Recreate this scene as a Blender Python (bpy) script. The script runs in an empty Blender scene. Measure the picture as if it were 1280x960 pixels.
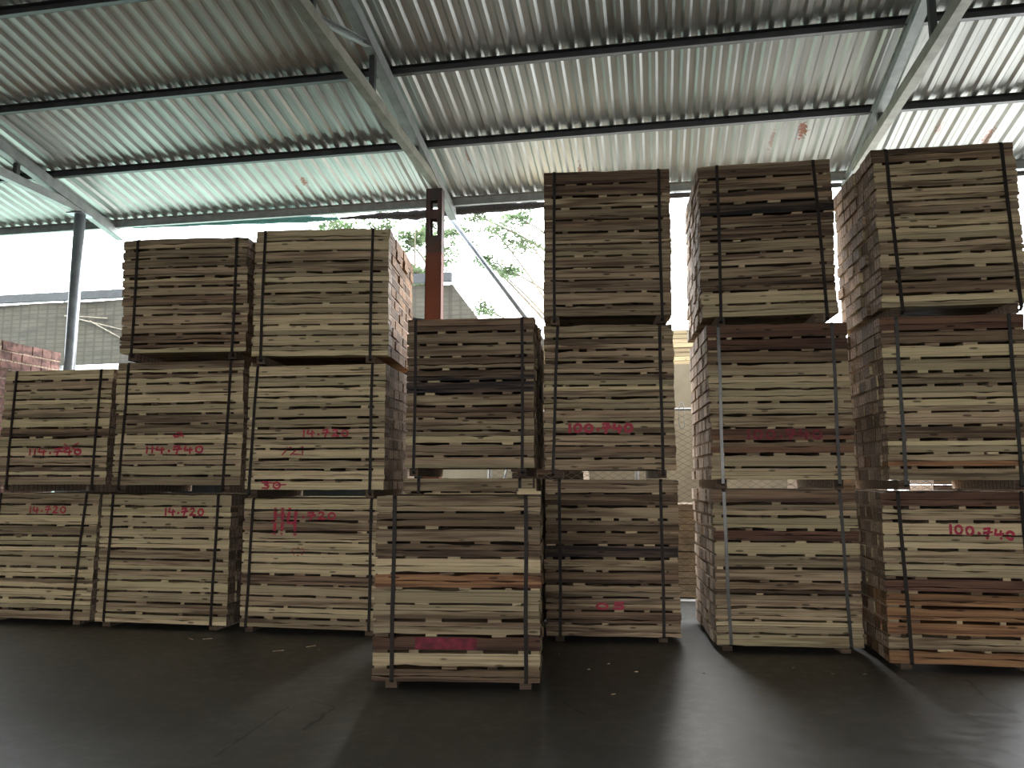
import bpy, math, random
from mathutils import Vector
rnd = random.Random(7)
S = bpy.context.scene
C = S.collection
R = math.radians

# ------------------------------------------------------------------ helpers
def link(o, parent=None):
    C.objects.link(o)
    if parent: o.parent = parent
    return o

def tag(o, label=None, cat=None, group=None, kind=None):
    if label: o['label'] = label
    if cat: o['category'] = cat
    if group: o['group'] = group
    if kind: o['kind'] = kind
    return o

def empty(name, loc, rz=0.0, ry=0.0):
    o = bpy.data.objects.new(name, None)
    o.empty_display_size = .2
    o.location = loc
    o.rotation_euler = (0, ry, rz)
    return link(o)

class MB:
    def __init__(s): s.v = []; s.f = []
    def add(s, vs, fs):
        n = len(s.v); s.v += [tuple(v) for v in vs]; s.f += [tuple(i + n for i in f) for f in fs]
    def box(s, x0, x1, y0, y1, z0, z1):
        s.add([(x0,y0,z0),(x1,y0,z0),(x1,y1,z0),(x0,y1,z0),(x0,y0,z1),(x1,y0,z1),(x1,y1,z1),(x0,y1,z1)],
              [(0,3,2,1),(4,5,6,7),(0,1,5,4),(1,2,6,5),(2,3,7,6),(3,0,4,7)])
    def bar(s, a, b, w, h, up=(0,0,1)):
        a = Vector(a); b = Vector(b); d = (b-a).normalized(); u = Vector(up)
        r = d.cross(u).normalized(); u = r.cross(d).normalized()
        vs = []
        for p in (a, b):
            for sx, sz in ((-1,-1),(1,-1),(1,1),(-1,1)): vs.append(p + r*(w/2*sx) + u*(h/2*sz))
        s.add(vs, [(3,2,1,0),(4,5,6,7),(0,1,5,4),(1,2,6,5),(2,3,7,6),(3,0,4,7)])
    def channel(s, a, b, w, h, t=.006, up=(0,0,1), side=1):
        # C section: web plus two flanges
        a = Vector(a); b = Vector(b); d = (b-a).normalized(); u = Vector(up)
        r = d.cross(u).normalized()*side; u2 = Vector(u - d*u.dot(d)).normalized()
        s.bar(a - r*(w/2-t/2), b - r*(w/2-t/2), t, h, up)
        s.bar(a + u2*(h/2-t/2), b + u2*(h/2-t/2), w, t, up)
        s.bar(a - u2*(h/2-t/2), b - u2*(h/2-t/2), w, t, up)
    def tube(s, pts, rad, n=8, cap=True):
        pts = [Vector(p) for p in pts]; rings = []
        rs = rad if isinstance(rad, (list, tuple)) else [rad]*len(pts)
        ref = Vector((0,0,1)) if abs((pts[-1]-pts[0]).normalized().z) < .9 else Vector((1,0,0))
        b0 = len(s.v)
        for i, p in enumerate(pts):
            d = (pts[min(i+1,len(pts)-1)] - pts[max(i-1,0)]).normalized()
            r = d.cross(ref).normalized(); u = r.cross(d)
            for k in range(n):
                a = 2*math.pi*k/n
                s.v.append(tuple(p + r*math.cos(a)*rs[i] + u*math.sin(a)*rs[i]))
        for i in range(len(pts)-1):
            for k in range(n):
                k2 = (k+1) % n
                s.f.append((b0+i*n+k, b0+i*n+k2, b0+(i+1)*n+k2, b0+(i+1)*n+k))
        if cap:
            s.f.append(tuple(b0+k for k in range(n))[::-1]); s.f.append(tuple(b0+(len(pts)-1)*n+k for k in range(n)))
    def build(s, name, m, parent=None, smooth=False):
        me = bpy.data.meshes.new(name); me.from_pydata(s.v, [], s.f); me.update()
        if m: me.materials.append(m)
        if smooth:
            for p in me.polygons: p.use_smooth = True
        return link(bpy.data.objects.new(name, me), parent)

# ------------------------------------------------------------------ materials
class NT:
    def __init__(s, name):
        s.m = bpy.data.materials.new(name); s.m.use_nodes = True
        s.t = s.m.node_tree; s.t.nodes.clear()
        s.out = s.t.nodes.new('ShaderNodeOutputMaterial')
        s.b = s.t.nodes.new('ShaderNodeBsdfPrincipled')
        s.t.links.new(s.b.outputs[0], s.out.inputs[0])
    def n(s, typ, **kw):
        o = s.t.nodes.new(typ)
        for k, v in kw.items(): setattr(o, k, v)
        return o
    def l(s, a, b): s.t.links.new(a, b)
    def val(s, sock, v):
        if hasattr(v, 'node'): s.l(v, sock)
        else: sock.default_value = v
    def math(s, op, a, b=0.0, c=None, clamp=False):
        o = s.n('ShaderNodeMath', operation=op, use_clamp=clamp)
        s.val(o.inputs[0], a); s.val(o.inputs[1], b)
        if c is not None: s.val(o.inputs[2], c)
        return o.outputs[0]
    def mix(s, f, a, b, blend='MIX'):
        o = s.n('ShaderNodeMix', data_type='RGBA', blend_type=blend)
        s.val(o.inputs[0], f)
        s.val(o.inputs[6], a if hasattr(a, 'node') else (*a, 1)); s.val(o.inputs[7], b if hasattr(b, 'node') else (*b, 1))
        return o.outputs[2]
    def ramp(s, f, lo, hi, a=0.0, b=1.0):
        o = s.n('ShaderNodeMapRange', interpolation_type='SMOOTHSTEP'); s.val(o.inputs[0], f)
        for i, v in ((1, lo), (2, hi), (3, a), (4, b)): o.inputs[i].default_value = v
        return o.outputs[0]
    def coord(s, which='Object'): return s.n('ShaderNodeTexCoord').outputs[which]
    def xyz(s, v):
        o = s.n('ShaderNodeSeparateXYZ'); s.l(v, o.inputs[0]); return o.outputs
    def mapping(s, v, scale, loc=None):
        o = s.n('ShaderNodeVectorMath', operation='MULTIPLY'); s.l(v, o.inputs[0]); o.inputs[1].default_value = scale
        r = o.outputs[0]
        if loc is not None:
            q = s.n('ShaderNodeVectorMath', operation='ADD'); s.l(r, q.inputs[0]); s.l(loc, q.inputs[1]); r = q.outputs[0]
        return r
    def noise(s, v, scale=1.0, det=3.0, rough=.5, dist=0.0):
        o = s.n('ShaderNodeTexNoise'); s.l(v, o.inputs['Vector'])
        o.inputs['Scale'].default_value = scale; o.inputs['Detail'].default_value = det
        o.inputs['Roughness'].default_value = rough; o.inputs['Distortion'].default_value = dist
        return o.outputs[0]
    def vor(s, v, scale=1.0):
        o = s.n('ShaderNodeTexVoronoi'); s.l(v, o.inputs['Vector']); o.inputs['Scale'].default_value = scale
        return o.outputs
    def bump(s, h, strength=.3, dist=.01):
        o = s.n('ShaderNodeBump'); s.l(h, o.inputs['Height']); o.inputs['Strength'].default_value = strength
        o.inputs['Distance'].default_value = dist; s.l(o.outputs[0], s.b.inputs['Normal'])

def plain(name, col, rough=.6, metal=0.0, var=.25, vs=6.0, bump=.15):
    t = NT(name); co = t.coord(); nz = t.noise(co, vs, 5, .6)
    t.l(t.mix(t.ramp(nz, .3, .7), tuple(c*(1-var) for c in col), tuple(min(1, c*(1+var)) for c in col)), t.b.inputs['Base Color'])
    t.b.inputs['Roughness'].default_value = rough; t.b.inputs['Metallic'].default_value = metal
    if bump: t.bump(nz, bump, .01)
    return t.m

def wood(name, light, mid, stain, stain_amt, knots=True, ends=((.31,.225,.16), (.54,.42,.32))):
    t = NT(name)
    co = t.coord(); ob = t.n('ShaderNodeObjectInfo'); rn = ob.outputs['Random']
    off = t.n('ShaderNodeCombineXYZ'); t.l(t.math('MULTIPLY', rn, 37.0), off.inputs[0]); t.l(t.math('MULTIPLY', rn, 91.0), off.inputs[1]); t.l(t.math('MULTIPLY', rn, 53.0), off.inputs[2])
    o = off.outputs[0]
    grain = t.noise(t.mapping(co, (2.2, 14, 70), o), 1.0, 5, .62, .6)
    lines = t.noise(t.mapping(co, (.9, 3, 120), o), 1.0, 2, .5)
    patch = t.noise(t.mapping(co, (1.1, 3, 26), o), 1.0, 3, .55, .5)
    col = t.mix(t.ramp(grain, .30, .70), mid, light)
    col = t.mix(t.ramp(patch, 1-stain_amt-.12, 1-stain_amt+.10, 0, .95), col, stain)
    col = t.mix(t.ramp(lines, .55, .65, 0, .7), col, tuple(c*.45 for c in mid))
    if knots:
        v = t.vor(t.mapping(co, (4.2, 4, 17), o), 1.0)[0]
        col = t.mix(t.ramp(v, .10, .17, .9, 0), col, tuple(c*.22 for c in mid))
    # per board tone
    hs = t.n('ShaderNodeHueSaturation'); t.l(col, hs.inputs['Color'])
    t.l(t.ramp(t.math('FRACT', t.math('MULTIPLY', rn, 17.3)), 0, 1, .66, 1.18), hs.inputs['Value'])
    t.l(t.ramp(t.math('FRACT', t.math('MULTIPLY', rn, 7.7)), 0, 1, .495, .505), hs.inputs['Hue'])
    col = hs.outputs[0]
    # sawn ends, weathered grey with the joints between the thin boards
    nx = t.math('ABSOLUTE', t.xyz(t.coord('Normal'))[0])
    isend = t.math('GREATER_THAN', nx, .6)
    sp = t.xyz(co)
    w = t.noise(t.mapping(co, (1, 9, 9), o), 1.0, 3)
    yy = t.math('ADD', sp[1], t.math('MULTIPLY', w, .014))
    fr = t.math('FRACT', t.math('MULTIPLY', t.math('ADD', yy, rn), 1/.062))
    line = t.math('LESS_THAN', fr, .10)
    blob = t.ramp(t.noise(t.mapping(co, (20, 60, 60), o), 1.0, 3), .36, .62)
    ec = t.mix(blob, *ends)
    ec = t.mix(line, ec, (.07, .048, .035))
    hs2 = t.n('ShaderNodeHueSaturation'); t.l(ec, hs2.inputs['Color'])
    t.l(t.ramp(t.math('FRACT', t.math('MULTIPLY', rn, 29.7)), 0, 1, .55, 1.35), hs2.inputs['Value'])
    col = t.mix(isend, col, hs2.outputs[0])
    t.l(col, t.b.inputs['Base Color'])
    t.b.inputs['Roughness'].default_value = .72
    t.b.inputs['Specular IOR Level'].default_value = .25
    t.bump(grain, .35, .004)
    return t.m

W = {
 'c': wood('tan_wood_lit_ends', (.50,.38,.24), (.37,.265,.16), (.14,.085,.05), .44, True, ((.48,.38,.30), (.74,.62,.51))),  # copy of the tan wood, ends lightened to stand in for light on them
 'p': wood('pale_sawn_wood', (.63,.505,.305), (.51,.395,.23), (.24,.145,.075), .34),
 't': wood('tan_sawn_wood', (.50,.38,.24), (.37,.265,.16), (.14,.085,.05), .44),
 'b': wood('brown_sawn_wood', (.32,.215,.13), (.21,.135,.08), (.085,.05,.032), .45),
 'r': wood('reddish_sawn_wood', (.22,.115,.07), (.15,.072,.045), (.075,.034,.024), .42),
 'd': wood('dark_stained_wood', (.22,.145,.10), (.13,.08,.055), (.018,.016,.017), .55),
 'o': wood('orange_sawn_wood', (.44,.24,.115), (.29,.145,.065), (.12,.05,.028), .45, True, ((.22,.125,.07), (.42,.25,.14))),
}
M = {}
M['skid'] = wood('skid_wood', (.15,.10,.065), (.10,.065,.04), (.06,.035,.025), .45)
M['strap'] = plain('dark_steel_strap', (.024,.017,.014), .5, 0, .2, 12, .05)
M['strap'].node_tree.nodes['Principled BSDF'].inputs['Specular IOR Level'].default_value = .15
M['strap2'] = plain('bare_steel_strap', (.075,.07,.065), .28, .7, .2, 12, .05)
M['paint'] = plain('red_spray_paint', (.40,.018,.045), .6, 0, .3, 30, 0)
M['patch'] = plain('worn_red_paint_patch', (.19,.014,.03), .7, 0, .5, 14, 0)
M['dullpaint'] = plain('faded_red_paint', (.20,.02,.03), .7, 0, .4, 30, 0)
M['steel'] = plain('grey_painted_steel', (.32,.34,.33), .5, .25, .15, 8, .05)
M['darksteel'] = plain('dark_purlin_steel', (.075,.077,.075), .5, .3, .15, 8, .05)
M['galv'] = plain('galvanised_pipe', (.33,.35,.37), .42, .55, .15, 9, .05)
M['olive'] = plain('weathered_chord_steel', (.27,.265,.215), .6, .2, .2, 7, .1)
def rustcol():
    t = NT('rusty_column_steel'); co = t.coord(); z = t.xyz(co)[2]
    nz = t.noise(co, 9, 5, .6)
    edge = t.math('ADD', z, t.math('MULTIPLY', nz, .12))
    c = t.mix(t.ramp(edge, 3.96, 4.0), (.19,.068,.042), (.07,.06,.057))
    c = t.mix(t.ramp(nz, .35, .65, 0, .4), c, (.16,.055,.035))
    t.l(c, t.b.inputs['Base Color']); t.b.inputs['Roughness'].default_value = .7; t.b.inputs['Metallic'].default_value = .15
    t.bump(nz, .2, .01)
    return t.m
M['rustcol'] = rustcol()
def roofmat():
    t = NT('corrugated_zinc_sheet'); co = t.coord(); s = t.xyz(co)
    streak = t.noise(t.mapping(co, (9, .5, .5)), 1, 4, .6)
    big = t.noise(co, .6, 3)
    c = t.mix(t.ramp(streak, .3, .7), (.34,.35,.33), (.48,.49,.465))
    c = t.mix(t.ramp(big, .4, .7, 0, .3), c, (.38,.38,.34))
    # rust spots of their own places
    for x, y, rx, ry, k in ((1.59,8.2,.05,.16,1),(-.79,8.63,.02,.2,.8),(-4.1,8.44,.05,.09,.8),(-2.02,8.24,.02,.14,.7),(1.3,8.35,.03,.2,.5),(2.95,8.3,.03,.12,.5),(3.5,8.6,.04,.25,.7),(-4.25,8.6,.02,.12,.6)):
        dx = t.math('DIVIDE', t.math('SUBTRACT', s[0], x), rx); dy = t.math('DIVIDE', t.math('SUBTRACT', s[1], y), ry)
        d = t.math('SQRT', t.math('ADD', t.math('MULTIPLY', dx, dx), t.math('MULTIPLY', dy, dy)))
        d = t.math('ADD', d, t.math('MULTIPLY', t.math('SUBTRACT', t.noise(co, 30, 3), .5), 3.0))
        c = t.mix(t.ramp(d, .5, 1.0, k, 0), c, (.22,.085,.045))
    t.l(c, t.b.inputs['Base Color'])
    t.b.inputs['Metallic'].default_value = .55; t.b.inputs['Roughness'].default_value = .40
    t.bump(t.noise(t.mapping(co, (6, 2, 2)), 1, 3), .25, .02)
    return t.m
M['roof'] = roofmat()
def floormat():
    t = NT('worn_concrete_floor'); co = t.coord(); s = t.xyz(co)
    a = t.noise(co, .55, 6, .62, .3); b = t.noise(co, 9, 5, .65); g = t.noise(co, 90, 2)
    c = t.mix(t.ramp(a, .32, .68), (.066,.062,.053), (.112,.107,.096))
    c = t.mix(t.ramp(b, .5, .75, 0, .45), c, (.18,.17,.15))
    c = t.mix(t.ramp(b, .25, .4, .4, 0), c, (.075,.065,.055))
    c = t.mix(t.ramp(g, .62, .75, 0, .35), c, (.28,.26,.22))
    dn = t.math('MULTIPLY', t.math('SUBTRACT', t.noise(co, 7, 4, .6), .5), .09)
    for (x0,y0),(x1,y1),w in (((-2.17,3.72),(-2.21,4.58),.006),((-1.92,4.18),(-1.93,4.62),.007),((-1.93,4.62),(-2.12,4.72),.005),((1.36,4.5),(1.56,4.2),.009),((2.06,6.0),(1.99,5.5),.008),((1.99,5.5),(2.1,4.9),.008),((1.0,4.9),(1.4,4.5),.003),((-.6,5.0),(-.45,4.75),.006)):
        dx, dy = x1-x0, y1-y0; L2 = dx*dx+dy*dy
        px = t.math('ADD', t.math('SUBTRACT', s[0], x0), dn); py = t.math('SUBTRACT', s[1], y0)
        h = t.math('DIVIDE', t.math('ADD', t.math('MULTIPLY', px, dx), t.math('MULTIPLY', py, dy)), L2, clamp=True)
        qx = t.math('SUBTRACT', px, t.math('MULTIPLY', h, dx)); qy = t.math('SUBTRACT', py, t.math('MULTIPLY', h, dy))
        d = t.math('SQRT', t.math('ADD', t.math('MULTIPLY', qx, qx), t.math('MULTIPLY', qy, qy)))
        c = t.mix(t.ramp(d, w*.7, w*2.2, .85, 0), c, (.03,.025,.02))
    t.l(c, t.b.inputs['Base Color'])
    t.l(t.ramp(b, .3, .7, .36, .52), t.b.inputs['Roughness'])
    t.b.inputs['Specular IOR Level'].default_value = .5
    t.bump(b, .1, .003)
    return t.m
M['floor'] = floormat()
M['yard'] = plain('bright_yard_concrete', (.70,.68,.63), .9, 0, .12, 1.2, 0)
M['greenbounce'] = plain('green_bounce_ground', (.42,.58,.48), .95, 0, .3, 3, .3)  # green chosen for the light it bounces up to the roof
M['plaster'] = plain('beige_plaster', (.30,.25,.17), .85, 0, .12, 3, .1)
M['blockwall'] = plain('light_block_sheeting', (.16,.16,.15), .7, 0, .15, 2, 0)
M['beam'] = plain('slate_beam', (.040,.042,.044), .8, 0, .15, 4, 0)
M['wire'] = plain('fence_wire', (.13,.12,.10), .5, .4, .1, 20, 0)
M['tarp'] = plain('dark_blue_green_tarpaulin', (.018,.028,.034), .7, 0, .3, 2.5, .4)
M['shade'] = plain('black_shade_net', (.05,.045,.045), .9, 0, .4, 60, .4)
M['teal'] = plain('teal_shade_net', (.10,.26,.24), .9, 0, .2, 40, .3)
M['bark'] = plain('tree_bark', (.20,.17,.13), .9, 0, .3, 20, .5)
def netmat(name, a, b, tr):
    t = NT(name); s = t.xyz(t.coord())
    k = [t.ramp(t.math('ABSOLUTE', t.math('SUBTRACT', t.math('FRACT', t.math('MULTIPLY', s[i], f)), .5)), .30, .48, 0, 1) for i, f in ((0, 4.5), (2, 11.0))]
    nz = t.noise(t.mapping(t.coord(), (1.2, 1, 5)), 1, 4, .6)
    c = t.mix(t.ramp(nz, .3, .7), a, b)
    c = t.mix(t.math('MULTIPLY', t.math('MAXIMUM', k[0], k[1]), .5), c, tuple(x*.6 for x in a))
    t.l(c, t.b.inputs['Base Color']); t.b.inputs['Roughness'].default_value = .9
    tl = t.n('ShaderNodeBsdfTranslucent'); t.l(c, tl.inputs[0])
    mx = t.n('ShaderNodeMixShader'); mx.inputs[0].default_value = tr
    t.l(t.b.outputs[0], mx.inputs[1]); t.l(tl.outputs[0], mx.inputs[2]); t.l(mx.outputs[0], t.out.inputs[0])
    return t.m
M['net'] = netmat('woven_reed_screen', (.055,.049,.038), (.09,.08,.06), .2)
def leafmat():
    t = NT('pale_green_leaf'); rn = t.noise(t.coord(), 2.5, 3)
    c = t.mix(t.ramp(rn, .35, .65), (.11,.165,.075), (.18,.23,.12))
    t.l(c, t.b.inputs['Base Color']); t.b.inputs['Roughness'].default_value = .6
    tl = t.n('ShaderNodeBsdfTranslucent'); t.l(c, tl.inputs[0])
    mx = t.n('ShaderNodeMixShader'); mx.inputs[0].default_value = .5
    t.l(t.b.outputs[0], mx.inputs[1]); t.l(tl.outputs[0], mx.inputs[2]); t.l(mx.outputs[0], t.out.inputs[0])
    return t.m
M['leaf'] = leafmat()
M['chip'] = plain('wood_chip', (.42,.32,.20), .8, 0, .2, 30, 0)
M['card'] = plain('brown_packing_wood', (.30,.225,.15), .85, 0, .3, 5, .2)

# ------------------------------------------------------------------ timber bundles
DIG = {
 '0': [[(.5+.36*math.sin(a*math.pi/6), .45+.42*math.cos(a*math.pi/6)) for a in range(13)]],
 '1': [[(.45,1.0),(.5,.5),(.45,0)]],
 '2': [[(.15,.75),(.35,.98),(.65,.92),(.72,.68),(.45,.35),(.12,.05),(.5,.1),(.9,.03)]],
 '4': [[(.25,1.0),(.08,.42),(.5,.40),(.95,.48)],[(.72,.85),(.68,.4),(.70,-.05)]],
 '7': [[(.05,.85),(.4,.92),(.75,.95),(.55,.5),(.42,-.12)],[(.0,.45),(.45,.5),(.95,.55)]],
 '3': [[(.1,.9),(.6,.98),(.75,.75),(.35,.55),(.8,.35),(.6,.05),(.1,.1)]],
 '8': [[(.7,.8),(.4,1),(.2,.75),(.75,.35),(.5,0),(.15,.25),(.7,.8)]],
 '5': [[(.85,.95),(.25,.95),(.2,.55),(.6,.6),(.8,.3),(.5,.02),(.1,.1)]],
 'C': [[(.8,.85),(.4,.95),(.1,.5),(.35,.05),(.85,.12)]],
 '/': [[(.15,.0),(.55,.6),(.85,1.0)]],
 'd': [[(.8,1),(.8,0)],[(.8,.1),(.3,0),(.1,.25),(.4,.5),(.8,.45)]],
 '.': [[(.35,.27),(.5,.35),(.62,.25),(.42,.20),(.52,.31)]],
 ' ': [],
}
def paint_strokes(b, strokes, gaps, t, mat, name='painted_marking'):
    """strokes in bundle x/z metres; nothing is painted across the open gaps"""
    mb = MB()
    for st in strokes:
        for (x0,z0),(x1,z1) in zip(st, st[1:]):
            L = math.hypot(x1-x0, z1-z0); n = max(1, int(L/.006))
            if L < 1e-5: continue
            nx, nz = -(z1-z0)/L*t/2, (x1-x0)/L*t/2
            ex, ez = (x1-x0)/L*t*.35, (z1-z0)/L*t*.35
            for i in range(n):
                a, c = i/n, (i+1)/n
                if any(g0 < z0+(z1-z0)*(a+c)/2 < g1 for g0, g1 in gaps): continue
                ax, az = x0+(x1-x0)*a, z0+(z1-z0)*a; cx, cz = x0+(x1-x0)*c, z0+(z1-z0)*c
                k = .8+.4*rnd.random()
                ps = [(ax-ex*0-nx*k, az-nz*k),(cx+ex-nx*k, cz+ez-nz*k),(cx+ex+nx*k, cz+ez+nz*k),(ax+nx*k, az+nz*k)]
                y = -.0045 - .0004*rnd.random()
                mb.add([(*b['warp'](px, y, pz),) for px, pz in ps], [(0,1,2,3)])
    o = mb.build(name, mat, b['root'])
    return o
def write(b, text, x0, x1, z0, z1, t=.013, mat=None, slant=0.0, drop=0.0):
    wd = {'.': .6, ' ': .6, '1': .5}
    tot = sum(wd.get(c, 1.0) for c in text); p = 0
    mid = (z0+z1)/2
    if z1-z0 < .12:      # keep the figures on one course of boards
        lo = max([g[1] for g in b['gaps'] if g[1] < mid] + [0]); hi = min([g[0] for g in b['gaps'] if g[0] > lo+.01] + [b['h']])
        L0 = min(z1-z0, hi-lo-.012); z0 = min(max(z0, lo+.007), hi-.005-L0); z1 = z0+L0
    for c in text:
        st = []
        w = wd.get(c, 1.0)
        for s_ in DIG[c]:
            jz = rnd.uniform(-.03, .03)
            st.append([(x0 + (p + .1 + (q[0])*w*.86)/tot*(x1-x0) + slant*q[1]*(z1-z0), z0 + (q[1]+jz)*(z1-z0) - drop*(p/tot)) for q in s_])
        p += w
        paint_strokes(b, st, b['gaps'], t*1.18, mat or M['paint'], 'painted_dot' if c == '.' else 'painted_digit')

def bundle(loc, rz, w, h, D, label, courses, group, straps=(.08,.91), skid=.08, lean=0.0, bow=0.0, jit=.006, side=None, roll=0.0, seed=0, blockmat=None, strap_slant=(0,0), dbow=0.0, gapk=1.0):
    r = random.Random(seed*101+5)
    root = empty('timber_bundle', loc, rz, roll)
    tag(root, label, 'timber bundle', group)
    root_h = h
    N = len(courses); ch = h/N
    def warp(x, y, z):
        u = 2*x/w; f = max(0, z/h)
        return (x + lean*z, y, z - bow*abs(u)**4*f - dbow*(max(0, y)/D)**3*f)
    gaps = []
    wander = 0
    rows = 7; fd = .13; rd = (D-fd)/(rows-1)
    def board(x0, x1, y0, y1, z0, z1, mat, wob):
        n = 10 if wob else 1
        vs, fs = [], []
        pb, pt = 0, 0
        for i in range(n+1):
            x = x0+(x1-x0)*i/n
            db = r.uniform(-1,1)*wob; dt = r.uniform(-1,1)*wob
            if wob and r.random() < .10: dt -= .009
            if wob and r.random() < .08: db += .006
            for y, z in ((y0, z0+db),(y1, z0),(y1, z1),(y0, z1+dt)): vs.append(warp(x, y, z))
        for i in range(n):
            a = i*4
            for k in range(4):
                k2 = (k+1) % 4
                fs.append((a+k, a+k2, a+4+k2, a+4+k))
        fs.append((0,3,2,1)); e = n*4; fs.append((e, e+1, e+2, e+3))
        mb = MB(); mb.add(vs, fs); return mb.build('board', mat, root)
    for c in range(N):
        code = courses[N-1-c]                       # courses are listed from the top down
        wander = wander*.7 + r.uniform(-jit, jit)
        g = r.uniform(.013, .023)*gapk
        z0 = c*ch; z1 = (c+1)*ch - g
        if c == N-1: z1 = h
        else: gaps.append((z1-.001, z1+g+.001))
        # front row: two boards one above the other, now and then three or a single wide one
        q = r.random()
        if q < .22: cuts = [z0, z1]
        else:
            f = r.choice([.34,.45,.52,.6]); cuts = [z0, z0+(z1-z0)*f, z1]
        for i in range(len(cuts)-1):
            k = code
            if r.random() < .16: k = {'p':'t','t':r.choice('pb'),'b':r.choice('trd'),'r':'b','d':'b','o':'t'}[code]
            a, b_ = cuts[i], cuts[i+1] - (.0025 if i < len(cuts)-2 else 0)
            dx = wander + r.uniform(-.003,.003)
            board(-w/2+dx, w/2+dx+r.uniform(-.004,.004), r.uniform(0,.003), fd, a, b_, W[k], .0016)
        for j in range(1, rows):
            y0 = fd+(j-1)*rd; k = code if r.random() < .5 else r.choice('pttb')
            dx = wander + r.uniform(-1,1)*jit*1.6; e = r.uniform(-1,1)*jit*1.3
            yo = r.uniform(-.02,.02) if j > 1 else 0
            board(-w/2+dx, w/2+dx+e, y0+.004, y0+rd-.007, z0+r.uniform(0,.002), z1-r.uniform(0,.004), W[k] if blockmat is None else blockmat, 0)
        if c < N-1:
            ns = r.choice([2,3,3,4]); xs = [-.5+.012, .5-.06*r.uniform(.8,2)/w] + [(-.42+.84*(i+r.uniform(.15,.85))/ns) for i in range(ns)]
            for i, s_ in enumerate(xs):
                x = s_*w + wander; ww = r.uniform(.035,.11) if i > 1 else r.uniform(.05,.10)
                if i == 1: x = w/2 + wander - ww - .004
                mb = MB(); y0 = r.uniform(.002,.012)
                vs = [warp(*p) for p in ((x,y0,z1-.002),(x+ww,y0,z1-.002),(x+ww,D-.01,z1-.002),(x,D-.01,z1-.002),(x,y0,z1+g),(x+ww,y0,z1+g),(x+ww,D-.01,z1+g),(x,D-.01,z1+g))]
                mb.add(vs, [(0,3,2,1),(4,5,6,7),(0,1,5,4),(1,2,6,5),(2,3,7,6),(3,0,4,7)])
                mb.build('spacer_strip', W[r.choice('pttb')], root)
    # skids across the bottom, under the straps
    for f in straps:
        x = (f-.5)*w; ww = .085
        mb = MB(); mb.box(x-ww/2, x+ww/2-.01, .015, D-.01, -skid, -.001); mb.build('skid', M['skid'], root)
    # steel straps round the whole bundle
    for f, sl in zip(straps, strap_slant):
        x = (f-.5)*w; t = .0013; sw = .026; mb = MB()
        zb = -skid*.75 if skid > .06 else -.012
        e = .008
        path = [(-e, zb+.02), (-e*.9, h*.33), (-e, h*.66), (-e, h-.02), (.0, h+.003), (.03, h+.005), (D-.03, h+.005), (D+e, h-.02), (D+e, zb+.02), (D-.02, zb), (.02, zb)]
        n = len(path); vs = []
        for i, (y, z) in enumerate(path):
            xx = x + sl*(1-z/h) + (math.sin(i*2.1+seed)*.003)
            yp, zp = path[i-1]; yn, zn = path[(i+1) % n]
            ty, tz = yn-yp, zn-zp; L = math.hypot(ty, tz); ny, nz = -tz/L*t, ty/L*t
            zc = z
            for sx, so in ((-1,-1),(1,-1),(1,1),(-1,1)): vs.append(warp(xx+sx*sw/2, y+ny*so, zc+nz*so))
        fs = []
        for i in range(n):
            a, b_ = i*4, ((i+1) % n)*4
            for k in range(4):
                k2 = (k+1) % 4; fs.append((a+k, a+k2, b_+k2, b_+k))
        mb.add(vs, fs); mb.build('strap', M['strap2' if seed in (15,16,19) else 'strap'], root)
    return dict(root=root, gaps=gaps, warp=warp, w=w, h=h)

G1 = 'strapped timber bundles in the left stacks'
G2 = 'strapped timber bundles in the right stacks'
G3 = 'strapped timber bundles in the middle stacks'
SK = .072
def sk(z): return z
B = {}
#            x     y     z    th   w     h    depth
B['c1b'] = bundle((-5.86,6.68,.05), R(.4), 1.20,1.18,1.15, 'bottom timber bundle cut by the left picture edge, small red 14.720 near its top', 'ppptpppppppt', G1, (.1,.885), .045, lean=.025, seed=1, strap_slant=(0,-.05))
B['c1m'] = bundle((-5.79,6.69,1.314), R(.4), 1.20,1.12,1.15, 'low topmost timber bundle at the left picture edge with smeared red 114.740', 'ptpptpbpptpt', G1, (.1,.885), SK, lean=.02, seed=2)
B['c2b'] = bundle((-4.51,6.66,.05), R(.3), 1.33,1.17,1.15, 'second bottom timber bundle from the left with red 14.720 at its upper right', 'ppppptpppptp', G1, (.085,.90), .045, lean=.0, seed=3, strap_slant=(-.02,-.02))
B['c2m'] = bundle((-4.45,6.68,1.31), R(1.5), 1.31,1.17,1.15, 'middle timber bundle of the second stack from left with red 114.740', 'ptppptpppppt', G1, (.09,.90), SK, seed=4, strap_slant=(-.03,-.03), jit=.008)
B['c2t'] = bundle((-4.42,6.64,2.567), R(5), 1.26,1.12,1.12, 'ragged-edged topmost timber bundle of the second stack from left', 'ttttptbpptbt', G1, (.105,.90), SK, bow=.014, jit=.016, seed=5)
B['c3b'] = bundle((-3.06,6.67,.05), R(.9), 1.31,1.14,1.15, 'bottom timber bundle of the third stack, tall red 114 with smaller 720 on its face', 'pttppppbptpt', G1, (.07,.93), .045, seed=6, strap_slant=(-.03,0))
B['c3m'] = bundle((-3.03,6.63,1.271), R(3.3), 1.30,1.13,1.10, 'middle timber bundle of the third stack with red 14.720 and more marks below', 'pppppppppppp', G1, (.06,.90), SK, seed=7, jit=.003, strap_slant=(-.04,0))
B['c3t'] = bundle((-3.02,6.63,2.490), R(6.9), 1.27,1.20,1.20, 'topmost timber bundle of the third stack left of the rusty steel column', 'ppttppppppppp'[:12], G1, (.07,.875), SK, bow=.012, dbow=.03, seed=8, blockmat=W['o'])
B['c4f'] = bundle((-1.31,5.12,.05), R(7.5), 1.10,1.20,1.15, 'lone low timber bundle nearest the camera with a solid red painted patch', 'tbtbpopppr'+'pb', G3, (.115,.915), .045, bow=.004, seed=9)
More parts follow.
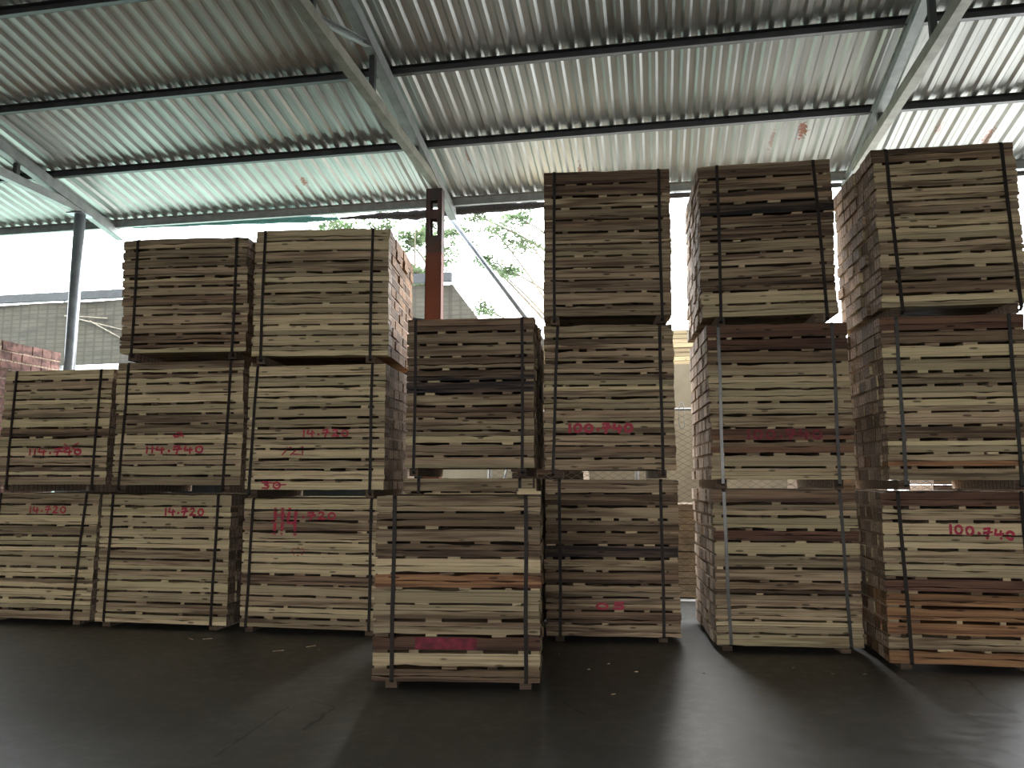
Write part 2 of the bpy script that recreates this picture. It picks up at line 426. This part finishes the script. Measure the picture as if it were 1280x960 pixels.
B['c4rb'] = bundle((-1.60,6.60,.05), R(2), 1.14,1.32,1.12, 'timber bundle whose top course just shows above the lone front bundle', 'ttbtttbtttbt', G3, (.12,.90), .045, seed=10)
B['c4rt'] = bundle((-1.59,6.58,1.461), R(3.7), 1.13,1.31,1.12, 'black-stained upper timber bundle rising behind the lone front bundle', 'btttddtbtttt', G3, (.075,.915), SK, seed=11)
B['c5b'] = bundle((-.39,6.80,.05), R(6.1), 1.13,1.31,1.12, 'bottom timber bundle with a small red 05 mark low on its face', 'tbttbbtbttbt', G2, (.115,.88), .045, seed=12, jit=.007)
B['c5m'] = bundle((-.39,6.80,1.445), R(6.2), 1.13,1.27,1.12, 'middle timber bundle with bright red 100.740 just right of the lone front bundle', 'ttttptpttttt', G2, (.11,.90), SK, seed=13, strap_slant=(-.05,0), jit=.007)
B['c5t'] = bundle((-.39,6.82,2.801), R(5.6), 1.13,1.34,1.12, 'topmost timber bundle just right of the open sky behind the diagonal pole', 'bbttttptttbt', G2, (.09,.92), SK, seed=14, strap_slant=(-.01,.0))
B['c6b'] = bundle((1.01,6.65,.05), R(4.4), 1.13,1.23,1.25, 'bottom timber bundle of the second stack from right, unmarked, with glinting straps', 'btprpttbttpp', G2, (.08,.885), .045, blockmat=W['c'], seed=15, strap_slant=(.02,.03), jit=.006)
B['c6m'] = bundle((1.01,6.64,1.361), R(4.2), 1.13,1.28,1.25, 'middle timber bundle with dull red 100.740 on dark boards, second stack from right', 'rrrpppptrrpp'.replace('rrrpppp','rrbpppp'), G2, (.08,.89), SK, blockmat=W['c'], seed=16, jit=.005)
B['c6t'] = bundle((.96,6.68,2.724), R(3.2), 1.10,1.33,1.22, 'tilted topmost timber bundle of dark boards, second stack from right', 'btbdbbtttbpp', G2, (.145,.87), SK, blockmat=W['c'], seed=17, jit=.007, roll=R(-.6), lean=.015, strap_slant=(.0,.06))
B['c7b'] = bundle((2.14,6.22,.05), R(.9), 1.02,1.22,1.12, 'bottom right timber bundle, pale boards above orange ones, slanting red 100.740', 'rppppproooto', G2, (.115,.93), .045, seed=18, jit=.007, strap_slant=(.03,0))
B['c7m'] = bundle((2.19,6.22,1.356), R(2.3), 1.01,1.22,1.12, 'middle timber bundle of the rightmost stack with a bright strap over reddish top boards', 'rbpptpptbpot', G2, (.12,.90), SK, seed=19, jit=.009)
B['c7t'] = bundle((2.23,6.24,2.66), R(2.9), 1.03,1.25,1.12, 'topmost timber bundle of the rightmost stack, highest of all, under the roof beam', 'bttttppppttp', G2, (.10,.91), SK, seed=20, jit=.010, roll=R(-.4), strap_slant=(.04,.04))

write(B['c1b'], '14.720', -.16,.26, .955,1.04, .012)
write(B['c1m'], '114.740', -.28,.33, .30,.385, .014)
paint_strokes(B['c1m'], [[(.05,.35),(.31,.36)],[(.10,.31),(.28,.40)],[(.12,.39),(.30,.32)]], B['c1m']['gaps'], .013, M['paint'])
write(B['c2b'], '14.720', -.02,.40, .955,1.045, .014)
write(B['c2m'], '114.740', -.33,.29, .335,.425, .015)
paint_strokes(B['c2m'], [[(-.03,.455),(.0,.49),(.05,.49),(.07,.455)],[(-.02,.45),(.06,.47)]], B['c2m']['gaps'], .018, M['paint'])
write(B['c3m'], '14.720', -.135,.32, .505,.585, .013)
paint_strokes(B['c3m'], [[(-.31,.31),(-.28,.34),(-.26,.385)],[(-.27,.375),(-.22,.38)],[(-.23,.31),(-.15,.375),(-.11,.385),(-.115,.31)],[(-.22,.32),(-.13,.315)]], B['c3m']['gaps'], .011, M['paint'])
write(B['c3m'], '30', -.50,-.30, .012,.075, .014)
paint_strokes(B['c3m'], [[(-.5,.07),(-.38,.06)],[(-.36,.04),(-.26,.045)]], B['c3m']['gaps'], .012, M['paint'])
write(B['c3b'], '114', -.39,-.11, .83,1.06, .022)
paint_strokes(B['c3b'], [[(-.38,.93),(-.12,.95)],[(-.36,.99),(-.25,.99)]], B['c3b']['gaps'], .012, M['paint'])
write(B['c3b'], '.720', -.11,.24, .905,1.01, .015)
paint_strokes(B['c3b'], [[(-.12+.055*math.cos(a)-.004, .665+.035*math.sin(a)),(-.12+.055*math.cos(a)+.008, .665+.035*math.sin(a)+.008)] for a in [k*.785 for k in range(8)]], B['c3b']['gaps'], .010, M['paint'])
write(B['c5m'], '100.740', -.37,.21, .30,.39, .021)
write(B['c5b'], '05', -.16,.13, .222,.275, .016)
write(B['c6m'], '100.740', -.29,.33, .31,.405, .018, M['dullpaint'])
write(B['c7b'], '100.740', -.07,.38, .955,1.035, .015, drop=.05)
paint_strokes(B['c4f'], [[(-.272,.20+.012*k),(.129,.20+.012*k)] for k in range(8)], B['c4f']['gaps'], .013, M['patch'])

# loose piece of wood on top of the lone front bundle, and wood chips on the floor
mb = MB(); mb.box(-.08,.08,-.07,.06,0,.022); mb.box(-.07,.05,-.05,.06,.023,.04)
o = mb.build('wood_offcut', W['p']); o.location = (-.855,5.27,1.259); o.rotation_euler = (0,0,R(14))
tag(o, 'small pale wood offcut lying on the top right corner of the lone front bundle', 'offcut')
chips = [(-.78,6.30),(-.99,5.6),(-.51,5.83),(-.17,5.82),(.3,5.86),(-.38,6.03),(-3.96,6.30),(-3.82,6.33),(-2.82,6.21),(.95,6.15),(1.19,6.0),(1.41,6.04),(.62,5.4),(-.3,5.2),(-3.0,6.0),(-2.7,6.1)]
for i, (x, y) in enumerate(chips):
    mb = MB(); a, b_ = rnd.uniform(.008,.02), rnd.uniform(.004,.007)
    if x < -3.5 or x < -2.6: a *= 2.2
    mb.add([(-a,-b_,0),(a,-b_*.6,0),(a*.8,b_,0),(-a*.7,b_*.8,0),(-a*.9,-b_*.9,.004),(a*.9,-b_*.5,.006),(a*.7,b_*.9,.005),(-a*.6,b_*.7,.003)], [(0,3,2,1),(4,5,6,7),(0,1,5,4),(1,2,6,5),(2,3,7,6),(3,0,4,7)])
    o = mb.build('wood_chip', M['chip']); o.location = (x,y,.0005); o.rotation_euler = (0,0,rnd.uniform(0,3))
    tag(o, 'tiny pale wood chip lying on the dark concrete floor in front of the stacks', 'wood chip', 'wood chips scattered on the floor')

# ------------------------------------------------------------------ floor, yard
mb = MB(); mb.box(-22,16,-18,9.25,-.12,0); tag(mb.build('floor', M['floor']), kind='structure')
mb = MB(); mb.box(-5,60,9.25,70,-.14,-.02); tag(mb.build('yard_ground', M['yard']), kind='structure')
mb = MB(); mb.box(-70,-5,9.25,70,-.14,-.02); tag(mb.build('green_bounce_yard', M['greenbounce']), kind='structure')  # green ground added outside to tint the left roof by bounce
mb = MB(); mb.box(-60,60,-60,-18,-.14,-.02); tag(mb.build('front_yard_ground', M['floor']), kind='structure')

# ------------------------------------------------------------------ roof
SL = math.tan(R(11)); EY = 9.0; EZ = 4.82; RY = -7.0
def rz_(y): return EZ + (EY-y)*SL
def roof_sheet(x0, x1, ya, yb, za, zb):
    mb = MB(); P = .145; A = .026; prof = []
    x = x0
    while x < x1:
        prof += [(x, 0), (x+P*.28, 0), (x+P*.45, A), (x+P*.83, A)]
        x += P
    vs = [(px, ya, za+pz) for px, pz in prof] + [(px, yb, zb+pz) for px, pz in prof]; n = len(prof)
    mb.add(vs, [(i, i+1, n+i+1, n+i) for i in range(n-1)])
    return mb
mb = roof_sheet(-22, 16, EY+.10, RY, rz_(EY+.10), rz_(RY))
tag(mb.build('ceiling', M['roof']), kind='structure')
mb = roof_sheet(-22, 16, RY, -18, rz_(RY), rz_(RY)-11*SL)
tag(mb.build('ceiling', M['roof']), kind='structure')
# purlins
PY = [8.97, 7.83, 6.68, 5.50, 4.33, 3.16, 2.0]
PL = ['eave purlin, lowest of the roof, light grey against the sky', 'second purlin up from the eave', 'third purlin up from the eave', 'fourth purlin up from the eave, crossing the upper left corner', 'purlin above the picture top', 'purlin above the picture top', 'purlin above the picture top']
for y, lb in zip(PY, PL):
    mb = MB(); hh = .084 if y < 8.9 else .11; z = rz_(y)-.010-hh/2
    mb.channel((-22,y,z),(16,y,z), .05, .084 if y < 8.9 else .11, .004)
    o = mb.build('purlin', M['darksteel'] if y < 8.9 else M['steel'])
    tag(o, 'long steel '+lb if lb.startswith('purlin') else 'long straight '+lb, 'purlin', 'steel roof purlins')
# unseen walls added to cut front light, doorway left to light the stacks
mb = MB(); mb.box(-22.2,-22,-18,9.0,0,8.5); tag(mb.build('light_block_wall_left', M['blockwall']), kind='structure')
mb = MB(); mb.box(16,16.2,-18,9.0,0,8.5); tag(mb.build('light_block_wall_right', M['blockwall']), kind='structure')
mb = MB(); mb.box(-22,-9,-18.2,-18,0,8); mb.box(7,16,-18.2,-18,0,8); mb.box(-9,7,-18.2,-18,4.4,8); tag(mb.build('light_block_wall_front', M['blockwall']), kind='structure')
# trusses
def truss(X, y_end, lab, rm, cm, verts, diags, bz, yb):
    root = empty('roof_truss', (X, 8.35, bz)); tag(root, lab, 'roof truss', 'steel roof trusses')
    def L(y, z, dx=0): return (dx, y-8.35, z-bz)
    off = .09+.065
    mb = MB(); mb.channel(L(EY+.12, rz_(EY+.12)-off), L(RY+.3, rz_(RY+.3)-off), .09, .13, .005, side=1)
    mb.bar(L(EY+.12, rz_(EY+.12)-off), L(RY+.3, rz_(RY+.3)-off), .05, .12)
    mb.build('rafter', rm, root)
    mb = MB(); mb.bar(L(yb, bz+.05), L(RY+.3, bz+.05), .08, .10); mb.build('bottom_chord', cm, root)
    for y in verts:
        mb = MB(); mb.bar(L(y, bz+.08), L(y, rz_(y)-off-.02), .05, .05, up=(0,1,0)); mb.build('web_post', M['darksteel'], root)
    for (y0, y1) in diags:
        mb = MB(); mb.channel(L(y0, bz+.10), L(y1, rz_(y1)-off), .05, .05, .005); mb.build('web_diagonal', M['steel'], root)
    return root
VP = [7.60, 6.26, 5.0, 3.6, 2.2, .8, -.6, -2.0, -3.4, -4.8]
DG = [(5.1,6.2),(3.7,4.95),(2.3,3.55),(.9,2.15),(-.5,.75)]
truss(-7.07, 0, 'pale green-grey truss on the round pipe post at far left', M['steel'], M['steel'], [7.33]+VP[1:], DG, 4.69, 9.05)
truss(-2.42, 0, 'truss resting on the rusty steel column in the middle', M['steel'], M['olive'], VP, DG, 4.69, 8.5)
truss(2.20, 0, 'truss above the rightmost stacks at upper right', M['steel'], M['olive'], [7.66,6.18]+VP[2:], DG[1:], 4.66, 8.6)
truss(6.85, 0, 'truss beyond the right picture edge', M['steel'], M['olive'], VP, DG, 4.66, 8.6)

# columns
mb = MB(); mb.tube([(0,0,0),(0,0,4.69)], .065, 20); mb.box(-.11,.11,-.11,.11,4.672,4.688); mb.box(-.11,.11,-.11,.11,0,.012)
o = mb.build('steel_post', M['galv'], None, True); o.location = (-7.07,8.35,0)
o.data.polygons.foreach_set('use_smooth', [len(p.vertices) == 4 and p.index < 20 for p in o.data.polygons])
tag(o, 'round grey galvanised pipe post at left carrying the truss end', 'post')
root = empty('steel_column', (-2.43,8.35,0)); tag(root, 'rust-red box column with dark slotted upper part in the middle', 'column')
mb = MB()
for s_ in (-1, 1):      # two channels with battens between, gaps stay open
    mb.channel((s_*.068,0,0),(s_*.068,0,4.68), .05, .12, .007, up=(0,1,0), side=s_)
z = 0
mb.build('channel', M['rustcol'], root)
for (z0, z1) in ((0,4.12),(4.32,4.42),(4.54,4.68)):
    mb = MB(); mb.box(-.046,.046,-.062,-.054,z0,z1); mb.box(-.046,.046,.054,.062,z0,z1); mb.build('batten_plate', M['rustcol'], root)
# diagonal pole outside, right of the column
mb = MB(); mb.tube([(-2.54,9.23,4.72),(-1.52,9.23,3.32),(-.22,9.28,1.53)], .03, 8)
tag(mb.build('brace_pole', M['galv'], None, True), 'thin straight pole slanting down to the right from the rusty column head', 'pole')
mb = MB(); mb.tube([(-1.33,9.45,3.35),(-1.62,9.45,2.2),(-1.9,9.45,1.1),(-2.1,9.45,0)], .012, 6)
tag(mb.build('guy_wire', M['galv'], None, True), 'thin wire seen in the gap between the middle stacks', 'wire')

# rolled nets along the eave
def roll(pts, rads, name, m, lab):
    mb = MB(); P, Q = [], []
    for i in range(len(pts)-1):
        for k in range(8):
            t = k/8; P.append(Vector(pts[i]).lerp(Vector(pts[i+1]), t)); Q.append(rads[i]*(1-t)+rads[i+1]*t)
    P.append(Vector(pts[-1])); Q.append(rads[-1])
    Q = [q*(1+.12*math.sin(i*1.7)) for i, q in enumerate(Q)]
    mb.tube(P, Q, 10); tag(mb.build(name, m, None, True), lab, 'shade net')
roll([(-6.9,9.13,4.76),(-5.6,9.13,4.745),(-4.4,9.13,4.72),(-3.95,9.13,4.70)], [.015,.03,.045,.015], 'shade_net', M['teal'], 'thin pale teal net bundled under the eave at left')
roll([(-3.93,9.13,4.70),(-3.4,9.13,4.70),(-2.9,9.13,4.68),(-2.5,9.13,4.70),(-2.0,9.13,4.71),(-1.2,9.13,4.71),(0,9.13,4.72),(2.5,9.13,4.72),(6,9.13,4.72)], [.012,.04,.06,.05,.06,.035,.03,.03,.03], 'shade_net', M['shade'], 'sagging dark net rolled up along the eave behind the rusty column')

# ------------------------------------------------------------------ behind the stacks
# tarpaulin curtain behind the left stacks
mb = MB(); n = 60; vs = []; x0, x1 = -8.0, -2.62
for i in range(n+1):
    x = x0+(x1-x0)*i/n; zt = 2.55 if x < -6.9 else 3.45
    y = 9.42+.04*math.sin(i*.9)
    vs += [(x,y,.0),(x,y,zt-.04*abs(math.sin(i*.35))),(x,y+.01,zt-.04*abs(math.sin(i*.35))),(x,y+.01,.0)]
fs = []
for i in range(n):
    a = i*4
    for k in range(4): fs.append((a+k, a+4+k, a+4+(k+1)%4, a+(k+1)%4))
mb.add(vs, fs); tag(mb.build('tarpaulin', M['tarp']), 'dark blue-green tarpaulin hanging behind the left stacks', 'tarpaulin')
# far left stack with red-painted ends
W['e'] = plain('red_painted_board_ends', (.24,.125,.10), .8, 0, .6, 9, .2)
B['c0b'] = bundle((-8.42,7.95,.05), 0, 1.24,1.45,1.1, 'lower half of the red-ended stack behind the far left bundles', 'ttbtttbtttbtt', G1, (.1,.9), .045, seed=30, blockmat=W['e'])
B['c0t'] = bundle((-8.42,7.95,1.59), 0, 1.24,1.46,1.1, 'timber bundle with red-brown board ends behind the low stack at far left', 'ttbtttbtttbtt', G1, (.1,.9), SK, seed=31, blockmat=W['e'])
# chain link fence
root = empty('chain_link_fence', (0,9.30,0)); tag(root, 'chain link fence seen through the gaps between the right stacks', 'fence')
mb = MB(); p = .062; x = -1.95; r_ = .0022; k = 0
while x < 3.4:
    z = .05; i = 0; d = 1 if k % 2 else -1
    pts = []
    while z < 2.15:
        pts.append(Vector((x + d*(p/2 if i % 2 else -p/2)*.98, (.003 if i % 2 else -.003), z))); z += p*.55; i += 1
    for a, b_ in zip(pts, pts[1:]): mb.bar(a, b_, .0042, .0042, up=(0,1,0))
    x += p; k += 1
tag(mb.build('wire_mesh', M['wire'], root), kind='stuff')
for x in (-1.98,-.22,2.6):
    mb = MB(); mb.tube([(x,0,0),(x,0,2.25)], .024, 12); mb.build('fence_post', M['galv'], root, True)
mb = MB(); mb.tube([(-1.98,0,2.18),(3.4,0,2.18)], .016, 10); mb.build('top_rail', M['galv'], root, True)
# hanging loop of wire
pts = [(.31+.035*math.sin(a*math.pi/8), 9.27, 2.1+.16*math.cos(a*math.pi/8)) for a in range(17)]
mb = MB(); mb.tube(pts, .006, 6, False); tag(mb.build('wire_loop', M['galv'], None, True), 'loop of grey wire hanging on the fence beside the bright gap', 'wire loop')
# beige wall
mb = MB(); mb.box(-3.3,2.95,10.9,11.1,0,2.95); tag(mb.build('wall_back', M['plaster']), kind='structure')
# packed bundles behind the fence
def pack(x, y, z, w, d, h, n, lab, m):
    root = empty('wrapped_bundle', (x,y,z)); tag(root, lab, 'bundle', 'packed bundles behind the fence')
    zz = 0
    for i in range(n):
        t = h/n; mb = MB(); a = rnd.uniform(-.012,.012)
        mb.box(-w/2+a, w/2+a, 0+abs(a), d, zz, zz+t-.006); mb.build('board', m, root); zz += t
    for s_ in (-.3,.3):
        mb = MB(); mb.box(w*s_-.012,w*s_+.012,-.006,-.002,0,h); mb.build('strap', M['strap'], root)
pack(.55,9.55,0,1.1,.9,.52,7,'lowest brown wrapped bundle behind the fence, dark at its foot', M['card'])
pack(.55,9.55,.53,1.08,.9,.55,7,'brown wrapped bundle behind the fence, resting on the lowest one', M['card'])
pack(-1.35,9.75,0,.9,.9,1.25,12,'packed pale bundle standing low behind the fence between the middle stacks', W['t'])
pack(-1.35,9.75,1.26,.9,.9,.9,9,'dark packed bundle in the middle of the pile between the middle stacks', W['d'])
pack(-1.33,9.75,2.17,.92,.9,.95,16,'pile of pale boards high between the middle stacks', W['p'])
pack(.55,11.0,2.955,1.3,.9,.5,8,'pale boards piled on top beyond the beige wall', W['p'])

pack(2.08,9.6,0,.85,.9,1.9,16,'dark stand-in bundle added to darken the slot right of the bright gap', W['b'])  # this and the next added to block the bright yard behind the slots
pack(3.72,9.6,0,1.25,.9,1.9,16,'dark stand-in bundle added to darken the slot of the rightmost stack', W['b'])
# woven screen shelter beyond the yard at left
root = empty('screened_shelter', (-10,14,0)); tag(root, 'low shelter with woven brown screen walls across the yard, behind the left stacks', 'shelter')
def LX(x): return x+10
mb = MB(); n = 80; vs = []; fs = []
xa, xb = -24, -3.72
for i in range(n+1):
    x = xa+(xb-xa)*i/n; y = .03*math.sin(i*.8)
    vs += [(LX(x),y,3.72 if x < -8 else 2.2),(LX(x),y,5.05),(LX(x),y+.02,5.05),(LX(x),y+.02,3.72 if x < -8 else 2.2)]
for i in range(n):
    a = i*4
    for k in range(4): fs.append((a+k, a+4+k, a+4+(k+1)%4, a+(k+1)%4))
mb.add(vs, fs)
e = n*4
mb.add([(LX(-3.72),0,2.2),(LX(-1.6),0,2.2),(LX(-3.72),0,5.05),(LX(-3.72),.02,2.2),(LX(-1.6),.02,2.2),(LX(-3.72),.02,5.05)], [(0,1,2),(5,4,3),(0,3,4,1),(1,4,5,2)])
mb.build('woven_screen', M['net'], root)
mb = MB(); mb.bar((LX(-24),-.05,5.14),(LX(-3.72),-.05,5.18), .10,.17); mb.build('top_beam', M['beam'], root)
for x in (-22,-18,-14.4,-12.15,-8,-3.75):
    mb = MB(); mb.tube([(LX(x),.12,-.02),(LX(x),.12,5.1)], .05, 10); mb.build('shelter_post', M['steel'], root, True)
for a, b_ in (((-12.0,4.75),(-10.4,4.35)),((-11.4,4.62),(-10.4,4.1)),((-12.0,4.75),(-11.0,4.66))):
    mb = MB(); mb.tube([(LX(a[0]),-.06,a[1]),(LX(b_[0]),-.06,b_[1])], .014, 6); mb.build('rope', M['bark'], root, True)

# trees
def tree(x, y, h, seed, sprays, lab):
    """trunk, boughs arching out to leafy sprays, leaves in flat feathery layers"""
    r = random.Random(seed); root = empty('tree', (x,y,-.02)); tag(root, lab, 'tree', 'trees beyond the yard')
    mb = MB(); lf = MB()
    tp = [Vector((r.uniform(-.05,.05)*i, r.uniform(-.05,.05)*i, h*i/6)) for i in range(7)]
    mb.tube(tp, [.16-.018*i for i in range(7)], 8)
    mb.build('trunk', M['bark'], root, True)
    bm_ = MB()
    for (sx, sy, sz, ext) in sprays:
        c = Vector((sx-x, sy-y, sz)); st = tp[r.choice([3,4,5])]
        mid = st.lerp(c, .5) + Vector((r.uniform(-.2,.2), r.uniform(-.2,.2), .35))
        pts = [st.lerp(mid, t).lerp(mid.lerp(c, t), t) for t in (0,.2,.4,.6,.8,1)]
        bm_.tube(pts, [.05,.042,.034,.026,.018,.010], 6)
        for q in range(9):
            a = r.uniform(0, 6.28); L = ext*r.uniform(.3,.85)
            e = c + Vector((math.cos(a)*L, math.sin(a)*L*.8, r.uniform(-.28,.16)*ext*1.6))
            b0 = c if r.random() < .6 else pts[4]
            tw = [b0.lerp(e, t) + Vector((0,0,.06*math.sin(t*3.1))) for t in (0,.33,.66,1)]
            bm_.tube(tw, [.009,.007,.005,.003], 4)
            for w_ in range(34):
                p = tw[1].lerp(tw[3], r.random()) + Vector((r.gauss(0,.10), r.gauss(0,.10), r.gauss(0,.04)))
                an = r.uniform(0,6.28); u = Vector((math.cos(an), math.sin(an), r.uniform(-.5,.3))).normalized()*r.uniform(.05,.105); v = Vector((-u.y, u.x, r.uniform(-.02,.02)))*.4
                lf.add([p-u, p-v*.9, p+u, p+v*.9], [(0,1,2,3)])
    bm_.build('bough', M['bark'], root, True)
    tag(lf.build('foliage', M['leaf'], root), kind='stuff')
R1 = random.Random(4)
tree(-5.2,17.4,6.9,3,[(R1.uniform(-7.7,-4.9), R1.uniform(16.2,18.6), R1.uniform(5.9,7.7), R1.uniform(.5,.8)) for _ in range(20)]+[(-5.4,16.6,6.0,.5),(-5.0,16.8,5.7,.4)], 'pale feathery tree seen behind the rusty column under the eave')
tree(-1.5,18.3,7.4,8,[(-3.6,17.2,7.2,.7),(-3.1,17.4,7.5,.7),(-2.8,17.3,6.9,.6),(-4.0,17.6,6.7,.6),(-3.4,17.5,6.3,.5),(-4.6,17.5,7.3,.5),(-3.9,17.2,5.35,.4),(-1.9,17.8,7.3,.8),(-.8,18,7.6,.8),(.3,18.4,7.2,.9),(-1.2,18.6,6.6,.8),(-4.3,17,7.6,.6)], 'fine-branched tree behind the diagonal pole, right of the rusty column')

# ------------------------------------------------------------------ light
w = bpy.data.worlds.new('overcast'); S.world = w; w.use_nodes = True
nt = w.node_tree; bg = nt.nodes['Background']
tc = nt.nodes.new('ShaderNodeTexCoord'); sx = nt.nodes.new('ShaderNodeSeparateXYZ'); nt.links.new(tc.outputs['Generated'], sx.inputs[0])
mr = nt.nodes.new('ShaderNodeMapRange'); nt.links.new(sx.outputs[2], mr.inputs[0]); mr.inputs[1].default_value = -.1; mr.inputs[2].default_value = 1
cr = nt.nodes.new('ShaderNodeMix'); cr.data_type = 'RGBA'; nt.links.new(mr.outputs[0], cr.inputs[0])
cr.inputs[6].default_value = (1.0,1.0,.98,1); cr.inputs[7].default_value = (.80,.89,1.0,1)
nt.links.new(cr.outputs[2], bg.inputs[0]); bg.inputs[1].default_value = 9.5
sun = bpy.data.lights.new('hazy_sun', 'SUN'); so = bpy.data.objects.new('hazy_sun', sun); C.objects.link(so)
sun.energy = 3.7; sun.angle = R(20); sun.color = (1.0,.97,.92)
so.rotation_euler = Vector((.125,-1.0,-.66)).to_track_quat('-Z','Y').to_euler()

cam = bpy.data.cameras.new('camera'); co = bpy.data.objects.new('camera', cam); C.objects.link(co)
cam.sensor_width = 36; cam.lens = 974/1280*36; cam.clip_end = 300
co.location = (0,0,1.35); co.rotation_euler = (math.pi/2 + math.atan(121/974), 0, R(10.4))
S.camera = co
v = S.view_settings; v.view_transform = 'Standard'; v.look = 'None'; v.gamma = 1; v.exposure = 0; v.use_curve_mapping = False
